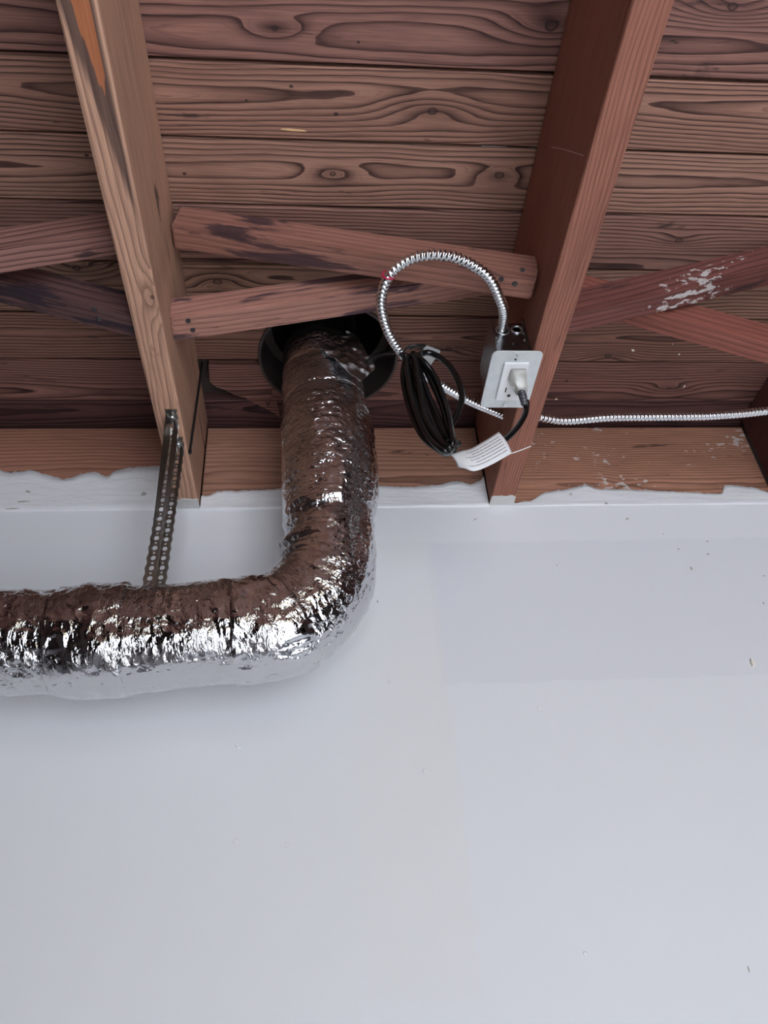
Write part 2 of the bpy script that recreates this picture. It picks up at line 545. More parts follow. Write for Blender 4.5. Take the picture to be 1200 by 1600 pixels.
# ceiling planks: each one a board of its own, fixed under the deck
L1, D1 = srgb(172, 128, 106), srgb(88, 52, 48)
def local_knots(k, pix):
    """knots given by where they sit on the ceiling plane, in the plank's own coordinates"""
    out = []
    yc = OFF + PITCH * (k + 0.5)
    for (px, py, s) in pix:
        p = at(px, py, 'Z', ZC)
        out.append((p.x - 0.3, p.y - yc, s))
    return out
plank_spec = {   # k: (light, dark, oy, oz, swing, stain, knots)
    -2: (srgb(150, 106, 90), srgb(80, 48, 46), 0.01, 0.030, 0.05, 0.36, ()),
    -1: (srgb(148, 104, 88), srgb(78, 46, 45), -0.01, 0.035, 0.06, 0.38, [(862, 42, 0.012), (430, 45, 0.008), (1145, 12, 0.012), (560, 66, 0.004)]),
    0: (srgb(160, 117, 94), srgb(84, 52, 46), 0.012, 0.020, 0.045, 0.36, [(676, 172, 0.013), (455, 135, 0.005), (525, 178, 0.004), (385, 157, 0.003)]),
    1: (srgb(166, 124, 100), srgb(84, 50, 46), 0.004, 0.016, 0.04, 0.33, [(520, 272, 0.008), (780, 276, 0.009), (288, 272, 0.004), (135, 243, 0.005)]),
    2: (srgb(150, 108, 90), srgb(74, 44, 42), -0.04, 0.02, 0.04, 0.36, [(1060, 375, 0.008)]),
    3: (srgb(158, 118, 92), srgb(84, 54, 46), 0.02, 0.018, 0.05, 0.37, [(340, 440, 0.010), (120, 420, 0.012)]),
    4: (srgb(142, 100, 80), srgb(76, 46, 42), 0.006, 0.014, 0.05, 0.38, [(950, 556, 0.010), (700, 545, 0.010), (455, 545, 0.006)]),
    5: (srgb(138, 95, 80), srgb(72, 42, 40), -0.03, 0.03, 0.05, 0.38, [(1045, 606, 0.009), (885, 595, 0.005)]),
    6: (srgb(96, 62, 58), srgb(52, 30, 32), 0.02, 0.03, 0.05, 0.42, ()),  # darker wood colour stands in for shade beside the wall
}
gap = {-1: 0.0045, 0: 0.0042, 1: 0.0036, 2: 0.0034, 3: 0.004, 4: 0.003, 5: 0.003, 6: 0.002}
generic = [wood('ceiling plank wood %d' % i, srgb(152, 110, 92), srgb(80, 48, 45), 31.7 * i + 3, 190, 0.01 * (i - 1), 0.024, 0.38, knots=((0.31 * i - 0.4, 0.01, 0.011), (1.2 - 0.4 * i, -0.02, 0.009))) for i in range(3)]
planks = {}
for k in range(-19, 7):
    y0 = OFF + PITCH * k
    y1 = y0 + PITCH
    g0 = gap.get(k, 0.0035) / 2
    g1 = gap.get(k + 1, 0.0035) / 2
    if k in plank_spec:
        a = plank_spec[k]
        mt = wood('ceiling plank wood r%d' % (k + 3), a[0], a[1], 17.3 * k + 40, 190, a[2], a[3], a[5], knots=local_knots(k, a[6]) if a[6] else (), swing=a[4])
    else:
        mt = generic[k % 3]
    yc = (y0 + y1) / 2
    dz = random.uniform(-0.0012, 0.0012)
    x0, x1 = RX0 + 0.002, RX1 - 0.002
    if k == 5:
        # broken off left of the vent hole: a short board, then a splintered stub, then the rest
        x1 = XL1 - 0.004
    o = box('plank', (x0 - 0.3, -PITCH / 2 + g0, 0), (x1 - 0.3, PITCH / 2 - g1, 0.019), mt, ceiling, 0.0014, 1, (0.3, yc, ZC + dz))
    planks[k] = o
    if k == 5:
        planks['5b'] = box('plank', (0.150 - 0.3, -PITCH / 2 + g0, 0), (RX1 - 0.302, PITCH / 2 - g1, 0.019), mt, ceiling, 0.0014, 1, (0.3, yc, ZC + dz))
        pts = [at(326, 570, 'Z', ZC), at(408, 571, 'Z', ZC), at(425, 600, 'Z', ZC), at(438, 652, 'Z', ZC), at(418, 640, 'Z', ZC), at(400, 632, 'Z', ZC),
               at(384, 622, 'Z', ZC), at(365, 618, 'Z', ZC), at(350, 607, 'Z', ZC), at(338, 604, 'Z', ZC), at(328, 596, 'Z', ZC)]
        base = Vector((0.3, yc, ZC + dz))
        b2 = bmesh.new()
        lo = [b2.verts.new(p - base + Vector((0, 0, random.uniform(-0.002, 0.002)))) for p in pts]
        hi = [b2.verts.new(v.co + Vector((0, 0, 0.019))) for v in lo]
        b2.faces.new(lo)
        b2.faces.new(hi[::-1])
        for i in range(len(lo)):
            j = (i + 1) % len(lo)
            b2.faces.new((lo[i], hi[i], hi[j], lo[j]))
        planks['5a'] = bmobj('plank', b2, mt, ceiling, False, base)
for k in (3, 4, '5b', 6):
    boolean_cut(planks[k], [hole_cut])

# splinter and paint flecks on the planks
def flake(parent, px, py, sx, sy, ang, mat, name, thick=0.0012, n=7, plane='Z', val=ZC, rough=0.35):
    c = at(px, py, plane, val)
    b2 = bmesh.new()
    ring = []
    for i in range(n):
        a = 2 * math.pi * i / n
        rr = 1 + random.uniform(-rough, rough)
        u, v = math.cos(a) * sx * rr, math.sin(a) * sy * rr
        u, v = u * math.cos(ang) - v * math.sin(ang), u * math.sin(ang) + v * math.cos(ang)
        ring.append(Vector((u, v, 0)) if plane == 'Z' else (Vector((u, 0, v)) if plane == 'Y' else Vector((0, u, v))))
    nrm = Vector((0, 0, -1)) if plane == 'Z' else (Vector((0, -1, 0)) if plane == 'Y' else Vector((-1, 0, 0)))
    lo = [b2.verts.new(c + p * 0.7 + nrm * thick) for p in ring]
    hi = [b2.verts.new(c + p - nrm * 0.001) for p in ring]
    b2.faces.new(lo)
    b2.faces.new(hi)
    for i in range(n):
        j = (i + 1) % n
        b2.faces.new((lo[i], lo[j], hi[j], hi[i]))
    o = bmobj(name, b2, mat)
    o.parent = parent
    if parent is not None:
        bpy.context.view_layer.update()
        o.matrix_parent_inverse = parent.matrix_world.inverted()
    return o
for (k, px, py, sx, sy, a, nm) in [(0, 458, 203, 0.022, 0.0016, 0.06, 'splinter'), (4, 989, 547, 0.004, 0.0025, 0.7, 'paint_fleck'),
                                   (4, 1061, 553, 0.002, 0.0024, 0.2, 'paint_fleck'), (5, 1069, 603, 0.0016, 0.004, 0.1, 'paint_fleck'),
                                   (5, 869, 623, 0.003, 0.0022, 0.1, 'paint_fleck'), (4, 1051, 537, 0.001, 0.001, 0.1, 'paint_fleck')]:
    flake(planks[k], px, py, sx, sy, a, M['pale_wood'] if nm == 'splinter' else M['fleck'], nm)

# ------------------------------------------------------------------ roof collar in the ceiling
collar = empty('vent_collar', (HOLE[0], HOLE[1], ZC))
tag(collar, 'dark round vent collar let into the plank ceiling around the foil duct', 'vent collar')
def ring_wall(name, r0, r1, z0, z1, mat, parent, seg=64):
    V, F = [], []
    for k in range(seg):
        a = 2 * math.pi * k / seg
        c, s = math.cos(a), math.sin(a)
        V += [(r1 * c, r1 * s, z0), (r1 * c, r1 * s, z1), (r0 * c, r0 * s, z1), (r0 * c, r0 * s, z0)]
    for k in range(seg):
        a, b = 4 * k, 4 * ((k + 1) % seg)
        for j in range(4):
            F.append((a + j, b + j, b + (j + 1) % 4, a + (j + 1) % 4))
    return mesh(name, V, F, mat, parent)
ring_wall('sleeve', 0.1085, 0.1125, -0.004, 0.075, M['collar'], collar)
ring_wall('flange', 0.0930, 0.1085, 0.068, 0.075, M['collar'], collar)
ring_wall('chimney_pipe', 0.0930, 0.0960, 0.072, 0.20, M['inner_pipe'], collar)
cyl('cap', 0.099, 0.006, M['inner_pipe'], collar, 48, (0, 0, 0.203))  # black lid added to keep daylight out of the pipe
drop(hole_cut)

# ------------------------------------------------------------------ rafters
def rafter(x0, w, mat, label, group=None, knocked=False):
    r = box('rafter', (YB + 0.002 - 0.0, -w / 2, 0.0), (-0.0035, w / 2, ZC - ZJ - 0.0016), mat, None, 0.0028, 2, (x0 + w / 2, 0, ZJ), (0, 0, math.pi / 2))
    tag(r, label, 'rafter', group)
    return r
SCAR_TIP = at(160, 135, 'Z', ZJ).y
wR_L = wood('left rafter wood', srgb(204, 158, 124), srgb(140, 96, 72), 5.0, 240, 0.03, 0.05, 0.375, contrast=0.6, scar=(SCAR_TIP, -0.004, 0.145, 0.020),
            knots=((-0.415, -0.012, 0.007),), swing=0.02)
wR_R = wood('right rafter wood', srgb(160, 102, 78), srgb(112, 64, 50), 63.0, 260, 0.06, 0.03, 0.29, contrast=0.5, swing=0.02)
wR_3 = wood('shaded rafter wood', srgb(104, 62, 56), srgb(64, 36, 34), 80.0, 220, 0.05, 0.03, 0.36, swing=0.02)  # darker base colour stands in for shade on the rafter sides
raf_l = rafter(XL0, XL1 - XL0, wR_L, 'tan wooden rafter holding the perforated hanger strap, with a bare split patch')
raf_r = rafter(XR0, XR1 - XR0, wR_R, 'reddish wooden rafter carrying the metal outlet box')
rafter(2 * BAY - 0.008, 0.0389, wR_3, 'dark rafter cut off by the right edge of the picture')
for k in (-3, -2, -1, 3, 4, 5, 6):
    rafter(BAY * k, 0.0380, wR_3, 'rafter of the ceiling outside the picture', 'rafters outside the picture')
def child_keep(o, parent):
    o.parent = parent
    bpy.context.view_layer.update()
    o.matrix_parent_inverse = parent.matrix_world.inverted()
    return o

# paint daubed on the rafter ends where they meet the wall
for (r, x0, x1) in ((raf_l, XL0, XL1), (raf_r, XR0, XR1)):
    V, F = [], []
    N = 10
    for i in range(N + 1):
        x = x0 - 0.0006 + (x1 - x0 + 0.0012) * i / N
        e = -0.026 + 0.004 * noise.noise(Vector((x * 90, 1.3 + x0, 0)))
        for (yy, zz) in ((e, ZJ - 0.0002), (e + 0.001, ZJ - 0.0016), (-0.004, ZJ - 0.0022), (-0.004, ZJ + 0.001)):
            V.append((x, yy, zz))
    for i in range(N):
        for j in range(3):
            a = i * 4 + j
            F.append((a, a + 1, a + 5, a + 4))
    F += [(0, 3, 2, 1), (N * 4, N * 4 + 1, N * 4 + 2, N * 4 + 3)]
    o = child_keep(mesh('paint_daub', V, F, M['ends']), r)
    o['label'] = 'pale paint smeared on the rafter end'

# ------------------------------------------------------------------ blocking boards and the ragged paint on them
ZB = 2.4765
blk = [(-BAY + 0.038, XL0, 'left', wood('blocking wood a', srgb(172, 120, 92), srgb(116, 72, 56), 12.0, 150, 0.03, 0.02, 0.37, knots=((0.16, 0.02, 0.010), (-0.12, 0.05, 0.008)), contrast=0.6)),
       (XL1, XR0, 'mid', wood('blocking wood b', srgb(170, 124, 96), srgb(112, 72, 56), 44.0, 150, 0.04, 0.03, 0.39, contrast=0.6)),
       (XR1, 2 * BAY - 0.008, 'right', wood('blocking wood c', srgb(182, 130, 98), srgb(116, 72, 54), 71.0, 190, 0.02, 0.05, 0.385, knots=((-0.02, 0.01, 0.007), (0.12, 0.03, 0.006)), contrast=0.7, flecks=0.05))]
blk_label = {'left': 'reddish blocking board left of the strapped rafter, ragged white paint below',
             'mid': 'wooden blocking board behind the foil duct between the two rafters',
             'right': 'streaked blocking board under the straight conduit run, right of the outlet box'}
for (x0, x1, nm, mt) in blk:
    o = box('blocking_board', (x0 - (x0 + x1) / 2 + 0.0006, 0, -(ZB - 2.3025) / 2), ((x1 - x0) / 2 - 0.0006, 0.040, (ZB - 2.3025) / 2), mt, None, 0.0015, 1,
            ((x0 + x1) / 2, 0.001, (ZB + 2.3025) / 2))
    tag(o, blk_label[nm], 'board', 'blocking boards along the wall top')

def skim(edge, x0, x1, name='plaster_skim', low=2.296, rag=0.0035, seed=0.0, n=150, hollow=()):
    """thick paint climbing from the wall onto the blocking, with a ragged upper edge"""
    E_ = [at(px, py, 'Y', 0.0) for px, py in edge]
    V, F = [], []
    rows = 7
    for i in range(n + 1):
        x = x0 + (x1 - x0) * i / n
        z = E_[0].z
        for a, b in zip(E_, E_[1:]):
            if a.x <= x <= b.x:
                z = a.z + (b.z - a.z) * (x - a.x) / (b.x - a.x)
        if x > E_[-1].x:
            z = E_[-1].z
        z += rag * (noise.noise(Vector((x * 60, seed, 0))) + 0.8 * noise.noise(Vector((x * 210, seed, 4))) + 1.1 * abs(noise.noise(Vector((x * 480, seed, 9)))))
        V.append((x, 0.0015, z))
        for j in range(rows):
            t = j / (rows - 1)
            zz = z - 0.0006 + (low - z) * t
            y = -0.0012 - 0.0016 * t - 0.0011 * noise.noise(Vector((x * 14, zz * 70, seed))) - (0.0012 if j == rows - 1 else 0)
            V.append((x, min(y, 0.0), zz))
        V.append((x, 0.0015, low))
    m = rows + 2
    for i in range(n):
        for j in range(m - 1):
            a = i * m + j
            F.append((a, a + 1, a + m + 1, a + m))
    return mesh(name, V, F, M['skim'], wall_back, smooth=True)
skim([(-10, 735), (20, 738), (50, 735), (75, 743), (100, 750), (125, 742), (150, 738), (168, 746), (180, 736), (200, 731), (252, 729), (262, 728)], -0.44, XL0 - 0.001, seed=1.1, rag=0.0030)
skim([(328, 775), (340, 768), (380, 767), (440, 764), (590, 760), (640, 762), (690, 757), (715, 752), (735, 757), (752, 750), (758, 742)], XL1 + 0.001, XR0 - 0.001, seed=2.7, rag=0.0016)
skim([(806, 786), (830, 783), (846, 772), (862, 768), (900, 762), (915, 756), (930, 764), (985, 765), (1040, 768), (1100, 771), (1128, 772), (1132, 758), (1160, 760), (1185, 764), (1200, 770)], XR1 + 0.001, 2 * BAY - 0.009, seed=5.2, rag=0.0016)

# little chips and dents in the wall paint
for (px, py, sx, sy, a) in [(1080, 888, 0.003, 0.005, 0.3), (1060, 858, 0.003, 0.0015, 0), (1106, 866, 0.0035, 0.0016, 0.2), (1105, 846, 0.002, 0.002, 0), (742, 812, 0.006, 0.0012, 0.5),
                            (980, 811, 0.004, 0.002, 0.6), (1170, 1515, 0.001, 0.004, 0), (870, 883, 0.0015, 0.0015, 0), (590, 940, 0.002, 0.004, 0.2),
                            (1194, 900, 0.003, 0.0015, 0.2), (1193, 942, 0.0012, 0.003, 0), (1036, 834, 0.002, 0.001, 0)]:
    flake(wall_back, px, py, sx, sy, a, M['chip'], 'chip', 0.0008, 6, 'Y', -0.003)
for (px, py, s) in [(843, 1108, 0.004), (368, 1315, 0.004), (372, 1165, 0.004), (915, 1492, 0.004), (665, 1205, 0.004), (448, 1320, 0.003), (610, 1065, 0.004)]:
    flake(wall_back, px, py, s, s * 1.2, 0.3, M['skim'], 'paint_lump', 0.0012, 8, 'Y', -0.003, 0.25)
flake(wall_back, 1175, 1036, 0.004, 0.0065, -0.3, M['fleck'], 'paint_lump', 0.004, 8, 'Y', -0.003, 0.45)
for (px, py, sx, sy) in [(44, 768, 0.004, 0.002), (224, 771, 0.0045, 0.004), (35, 784, 0.010, 0.0012), (20, 795, 0.012, 0.0014), (947, 787, 0.003, 0.003), (892, 772, 0.003, 0.002)]:
    flake(wall_back, px, py, sx, sy, 0.05, M['chip'], 'chip', 0.0012, 8, 'Y', -0.003)

# ------------------------------------------------------------------ cross bridging between the rafters
def brace(p0, p1, front_y, tall, deep, mat, label, nails=(), yaw=0.0, cut0=0.0, cut1=0.0):
    """p0, p1: (X, Z) of the lower front edge at both ends; local X along the brace, Y into the depth, Z up"""
    a = Vector((p0[0], front_y, p0[1]))
    b = Vector((p1[0], front_y + yaw, p1[1]))
    d = b - a
    L = d.length
    ex = d.normalized()
    ey = Vector((0, 1, 0))
    ey = (ey - ex * ey.dot(ex)).normalized()
    ez = ex.cross(ey)
    bm = bmesh.new()
    add_box(bm, (0, 0, 0), (L, deep, tall))
    for v in bm.verts:
        if v.co.x < 1e-6:
            v.co.x += cut0 * v.co.z
        else:
            v.co.x -= cut1 * (tall - v.co.z)
    bmesh.ops.bevel(bm, geom=list(bm.edges), offset=0.0022, segments=2, affect='EDGES')
    o = bmobj('bridging_brace', bm, mat)
    mwx = Matrix.Identity(4)
    for i in range(3):
        mwx[i][0], mwx[i][1], mwx[i][2], mwx[i][3] = ex[i], ey[i], ez[i], a[i]
    o.matrix_world = mwx
    for (u, face, v) in nails:
        if face == 'front':
            nl = cyl('nail', 0.0034, 0.003, M['nail'], o, 10, (u, -0.0004, v), (0, 1, 0.3), 0.0006)
        else:
            nl = cyl('nail', 0.0034, 0.003, M['nail'], o, 10, (u, v, -0.0004), (0.2, 0, 1), 0.0006)
    tag(o, label, 'brace', 'cross bridging between the rafters')
    return o
bA = wood('brace wood a', srgb(158, 108, 88), srgb(112, 70, 58), 3.0, 130, 0.03, 0.03, 0.46, stain_col=(0.026, 0.015, 0.024), contrast=0.5)
bB = wood('brace wood b', srgb(172, 122, 102), srgb(122, 78, 68), 29.0, 120, 0.02, 0.02, 0.48, stain_col=(0.030, 0.018, 0.034), contrast=0.5)
bC = wood('brace wood c', srgb(118, 68, 58), srgb(78, 42, 40), 51.0, 120, 0.03, 0.02, 0.40, contrast=0.6, flecks=0.045)
bD = wood('brace wood d', srgb(150, 86, 68), srgb(104, 54, 46), 8.0, 120, 0.03, 0.02, 0.33, contrast=0.5)
bE = wood('brace wood e', srgb(158, 112, 98), srgb(98, 62, 56), 90.0, 140, 0.03, 0.02, 0.45, contrast=0.8)
bF = wood('brace wood f', srgb(104, 72, 68), srgb(66, 42, 44), 66.0, 120, 0.03, 0.02, 0.52, stain_col=(0.022, 0.017, 0.026), contrast=0.6)
pa0, pa1 = at(271, 352, 'Y', -0.418), at(845, 434, 'Y', -0.418)
brace((XL1 + 0.0025, pa0.z), (XR0 - 0.001, pa1.z), -0.418, 0.046, 0.036, bA, 'long upper brace behind the metal conduit loop, dark stain near its middle',
      nails=((0.455, 'front', 0.010), (0.448, 'bottom', 0.014), (0.43, 'bottom', 0.010)), cut0=-0.02, cut1=0.10)
pb0, pb1 = at(265, 497, 'Y', -0.35), at(600, 450, 'Y', -0.35)
sl = (pb1.z - pb0.z) / (pb1.x - pb0.x)
brace((XL1 + 0.001, pb0.z), (XR0 - 0.001, pb0.z + sl * (XR0 - XL1)), -0.350, 0.040, 0.040, bB, 'lower brace crossing before the dark vent collar, two nail heads at its end',
      nails=((0.022, 'bottom', 0.008), (0.026, 'bottom', 0.024)), cut0=0.05)
pc0, pc1 = at(902, 488, 'Y', -0.385), at(1140, 432, 'Y', -0.385)
sl = (pc1.z - pc0.z) / (pc1.x - pc0.x)
zc0 = pc0.z + sl * (XR1 - pc0.x)
brace((XR1 + 0.002, zc0), (2 * BAY - 0.010, zc0 + sl * (2 * BAY - 0.012 - XR1)), -0.385, 0.044, 0.036, bC, 'dark red brace flecked with white paint, right of the outlet rafter')
pd0, pd1 = at(1000, 442, 'Y', -0.34), at(1200, 515, 'Y', -0.34)
sl = (pd1.z - pd0.z) / (pd1.x - pd0.x)
zd0 = pd0.z + sl * (XR1 - pd0.x)
brace((XR1 + 0.001, min(zd0, ZC - 0.045)), (2 * BAY - 0.010, pd1.z + sl * (2 * BAY - 0.010 - pd1.x)), -0.34, 0.040, 0.036, bD, 'orange brown brace sloping down to the right behind the paint-flecked brace')
pe0, pe1 = at(0, 386, 'Y', -0.45), at(170, 360, 'Y', -0.45)
sl = (pe1.z - pe0.z) / (pe1.x - pe0.x)
ze1 = pe1.z + sl * (0 - pe1.x)
brace((-BAY + 0.040, ze1 - sl * (BAY - 0.040)), (XL0 - 0.001, ze1), -0.45, 0.040, 0.036, bE, 'weathered brace entering from the left edge, upper of the two there')
pf0, pf1 = at(0, 440, 'Y', -0.38), at(200, 490, 'Y', -0.38)
sl = (pf1.z - pf0.z) / (pf1.x - pf0.x)
zf1 = pf1.z + sl * (0 - pf1.x)
brace((-BAY + 0.040, zf1 - sl * (BAY - 0.040)), (XL0 - 0.001, zf1), -0.38, 0.040, 0.038, bF, 'blackened brace behind the weathered one at the left edge',
      nails=((0.445, 'bottom', 0.006), (0.448, 'bottom', 0.020)))

# ------------------------------------------------------------------ foil-wrapped duct
duct = empty('foil_duct', (0.24, -0.15, 2.0))
tag(duct, 'silver foil-wrapped duct bending from a horizontal run up into the ceiling', 'duct')
DY = -0.150
cl = [Vector((-1.30, DY, 1.985))]
for x, z in [(-0.60, 1.988), (-0.25, 1.990), (-0.10, 1.989), (0.02, 1.990), (0.09, 1.996)]:
    cl.append(Vector((x, DY, z)))
for a in range(15, 91, 15):
    a = math.radians(a)
    cl.append(Vector((0.137 + 0.100 * math.sin(a), DY, 2.100 - 0.102 * math.cos(a))))
cl += [Vector((0.2385, DY, 2.16)), Vector((0.243, DY, 2.25)), Vector((0.238, DY, 2.36)), Vector((0.235, DY, 2.43)), Vector((0.238, DY, 2.515))]
cl = resample(catmull(cl, 24), 0.0025)
fr = frames(cl, (0, -1, 0))          # n points to the room (theta 0), b = t x n
S = [0.0]
for a, b in zip(cl, cl[1:]):
    S.append(S[-1] + (b - a).length)
def s_of(fn):
    return min(range(len(cl)), key=lambda i: fn(cl[i]))
i_band0 = s_of(lambda p: abs(p.x + 0.082) + (p.z > 2.1) * 9)
i_band1 = s_of(lambda p: abs(p.x + 0.002) + (p.z > 2.1) * 9)
i_mid1 = s_of(lambda p: abs(p.x - 0.150) + (p.z > 2.05) * 9)
i_elb = s_of(lambda p: abs(p.z - 2.155) + (p.x < 0.2) * 9)
i_up = s_of(lambda p: abs(p.z - 2.365) + (p.x < 0.2) * 9)
i_top = len(cl) - 1

def lerp_table(tab, v):
    if v <= tab[0][0]:
        return tab[0][1]
    for (a, ra), (b, rb) in zip(tab, tab[1:]):
        if v <= b:
            t = (v - a) / (b - a)
            t = t * t * (3 - 2 * t)
            return ra + (rb - ra) * t
    return tab[-1][1]
s_b0, s_b1, s_m1, s_e, s_u = S[i_band0], S[i_band1], S[i_mid1], S[i_elb], S[i_up]
RAD = [(0, 0.057), (s_b0 - 0.15, 0.0575), (s_b0 - 0.07, 0.0615), (s_b0 - 0.01, 0.061), (s_b0 + 0.04, 0.0655), (s_b1 + 0.04, 0.0645), (s_m1, 0.0660), (s_m1 + 0.07, 0.065), (s_e - 0.012, 0.0605), (s_e + 0.015, 0.0615),
       (s_e + 0.07, 0.0670), (s_u - 0.05, 0.0665), (s_u, 0.0635), (s_u + 0.05, 0.0620), (S[-1] - 0.03, 0.064), (S[-1], 0.060)]

def crumple(p, s, th, style):
    """radial offset of the foil skin in metres"""
    ps = Vector((s * 1.0, math.cos(th) * 0.065, math.sin(th) * 0.065))
    q = ps * 26
    d = 0.0018 * noise.noise(q) + 0.0009 * noise.noise(ps * 60 + Vector((3, 1, 7)))
    q2 = Vector((s * 130, math.cos(th) * 2.2, math.sin(th) * 2.2))       # creases running round the pipe
    q3 = Vector((s * 22, math.cos(th) * 6.5, math.sin(th) * 6.5))        # creases running along it
    rd = lambda v: 1 - 2 * abs(v)
    if style == 'run':
        d += 0.0011 * rd(noise.noise(q2)) + 0.0007 * noise.noise(ps * 130)
    elif style == 'crushed':
        d += 0.0026 * rd(noise.noise(ps * 34 + Vector((9, 2, 1)))) + 0.0014 * rd(noise.noise(ps * 85)) - 0.0015
    elif style == 'riser':
        d += 0.0015 * rd(noise.noise(q2 + Vector((th * 1.3, 0, 0)))) + 0.0010 * rd(noise.noise(ps * 70))
    elif style == 'smooth':
        d += 0.0005 * rd(noise.noise(q3)) - 0.0006 * noise.noise(ps * 18)
    return d

def skin(name, i0, i1, off, style, mat, edge=0.0, seg=168, lip=0.0012, label=None, th0=0.0, th1=2 * math.pi):
    full = abs(th1 - th0 - 2 * math.pi) < 1e-6
    cols = seg if full else max(8, int(seg * (th1 - th0) / (2 * math.pi)))
    n = cols if full else cols + 1
    V, F, UV = [], [], []
    idx = list(range(i0, i1 + 1))
    for row, i in enumerate(idx):
        s = S[i]
        for k in range(n):
            th = th0 + (th1 - th0) * k / cols
            ss = s
            if edge and (row == 0 or row == len(idx) - 1):
                ss = s + edge * noise.noise(Vector((math.cos(th) * 3, math.sin(th) * 3, i0 * 0.1)))
            t, nn, b = fr[i]
            ed = min(1.0, min(row, len(idx) - 1 - row) / 2.0)
            r = lerp_table(RAD, s) + (off * ed if off > 0.003 else off) + crumple(None, s, th, style)
            # foil folds on the inside of the bend
            inner = max(0.0, math.cos(th - IN_TH))
            g = math.exp(-((s - (s_e - 0.045)) / 0.045) ** 2)
            r += 0.0042 * g * inner * math.sin((s - s_e) * 2 * math.pi / 0.026 + 0.8 * math.sin(th * 2))
            gb = math.exp(-((s - (s_b1 + s_m1) / 2) / 0.13) ** 2) * (s < s_e - 0.05)
            db = math.atan2(math.sin(th - BULGE), math.cos(th - BULGE))
            r += gb * (0.0070 * math.exp(-(db / 0.50) ** 2) - 0.0022)
            # pinched waist at the wrap joint above the bend
            r -= 0.0090 * math.exp(-((s - s_e + 0.004 + 0.018 * math.cos(th - IN_TH)) / 0.008) ** 2) * (0.35 + 0.65 * inner)
            # diagonal fold down the front of the riser
            if s > s_e:
                dth = math.atan2(math.sin(th - 0.25 - (s - s_e) * 1.2), math.cos(th - 0.25 - (s - s_e) * 1.2))
                r += 0.0045 * math.exp(-((s - s_e - 0.035) / 0.05) ** 2) * math.exp(-(dth / 0.18) ** 2)
            if row == 0 or row == len(idx) - 1:
                r -= lip
            p = cl[i] + t * (ss - s) + (nn * math.cos(th) + b * math.sin(th)) * r
            if p.y > -0.010:
                p.y = -0.010
            V.append(p)
            UV.append((s, th * 0.065))
    for j in range(len(idx) - 1):
        for k in range(cols):
            a = j * n + k
            c = j * n + ((k + 1) % n if full else k + 1)
            F.append((a, a + n, c + n, c))
    base = duct.location
    o = mesh(name, [v - base for v in V], F, mat, duct, smooth=True)
    uv = o.data.uv_layers.new(name='UVMap')
    data = []
    for poly in o.data.polygons:
        us = [UV[vi] for vi in poly.vertices]
        wrap = max(u[1] for u in us) - min(u[1] for u in us) > 0.2
        for u in us:
            data += [u[0], u[1] + (2 * math.pi * 0.065 if wrap and u[1] < 0.2 else 0.0)]
    uv.data.foreach_set('uv', data)
    if label:
        o['label'] = label
    return o
# which theta looks to the inside of the bend (up and left): n = -Y, b = t x n
tb = fr[i_mid1]
want = Vector((-0.7, 0, 0.7))
IN_TH = math.atan2(tb[2].dot(want), tb[1].dot(want))
want = Vector((0, -math.cos(math.radians(44)), -math.sin(math.radians(44))))
BULGE = math.atan2(tb[2].dot(want), tb[1].dot(want))
tb = fr[i_band1]
BULGE = math.atan2(tb[2].dot(want), tb[1].dot(want))
i_start = s_of(lambda p: abs(p.x + 0.75) + (p.z > 2.1) * 9)
skin('horizontal_wrap', i_start, i_band0 + 6, 0.0, 'crushed', M['foil'])
skin('tape_band', i_band0 - 4, i_band1, 0.0034, 'crushed', M['foil_tape'], edge=0.003, label='wide crumpled foil tape band under the hanger strap')
skin('horizontal_wrap', i_band1 - 8, i_mid1 + 6, 0.0006, 'run', M['foil'], edge=0.002)
skin('elbow_wrap', i_mid1 - 10, i_elb + 2, 0.0008, 'run', M['foil'], edge=0.004)
f0 = s_of(lambda p: abs(p.x - 0.118) + (p.z > 2.05) * 9)
f1 = s_of(lambda p: abs(p.x - 0.192) + (p.z > 2.26) * 9)
sgn = 1 if IN_TH < 0 else -1
lo_th, hi_th = (-0.55, 1.75) if IN_TH < 0 else (-1.75, 0.55)
skin('tape_patch', f0, f1, 0.0036, 'crushed', M['foil_tape'], edge=0.006, th0=lo_th, th1=hi_th, label='crumpled bright foil tape patch on the outside of the bend')
skin('riser_wrap', i_elb - 2, i_up + 2, 0.0004, 'riser', M['foil'], edge=0.004)
skin('upper_riser_wrap', i_up - 6, i_top, 0.0, 'smooth', M['foil_tape'], edge=0.003)
u1 = s_of(lambda p: abs(p.z - 2.395) + (p.x < 0.2) * 9)
u2 = s_of(lambda p: abs(p.z - 2.445) + (p.x < 0.2) * 9)
skin('tape_band', i_up - 10, i_up + 3, 0.0014, 'smooth', M['foil_tape'], edge=0.006)
skin('tape_band', u1 - 8, u1 + 10, 0.0012, 'smooth', M['foil_tape'], edge=0.005)
skin('tape_band', u2 - 3, u2 + 14, 0.0012, 'smooth', M['foil_tape'], edge=0.006)
tube('inner_pipe', [p - duct.location for p in (Vector((0.238, DY, 2.50)), Vector((0.24, DY, 2.60)), Vector((0.242, DY, 2.68)))], 0.052, M['inner_pipe'], duct, 40, cap=False)

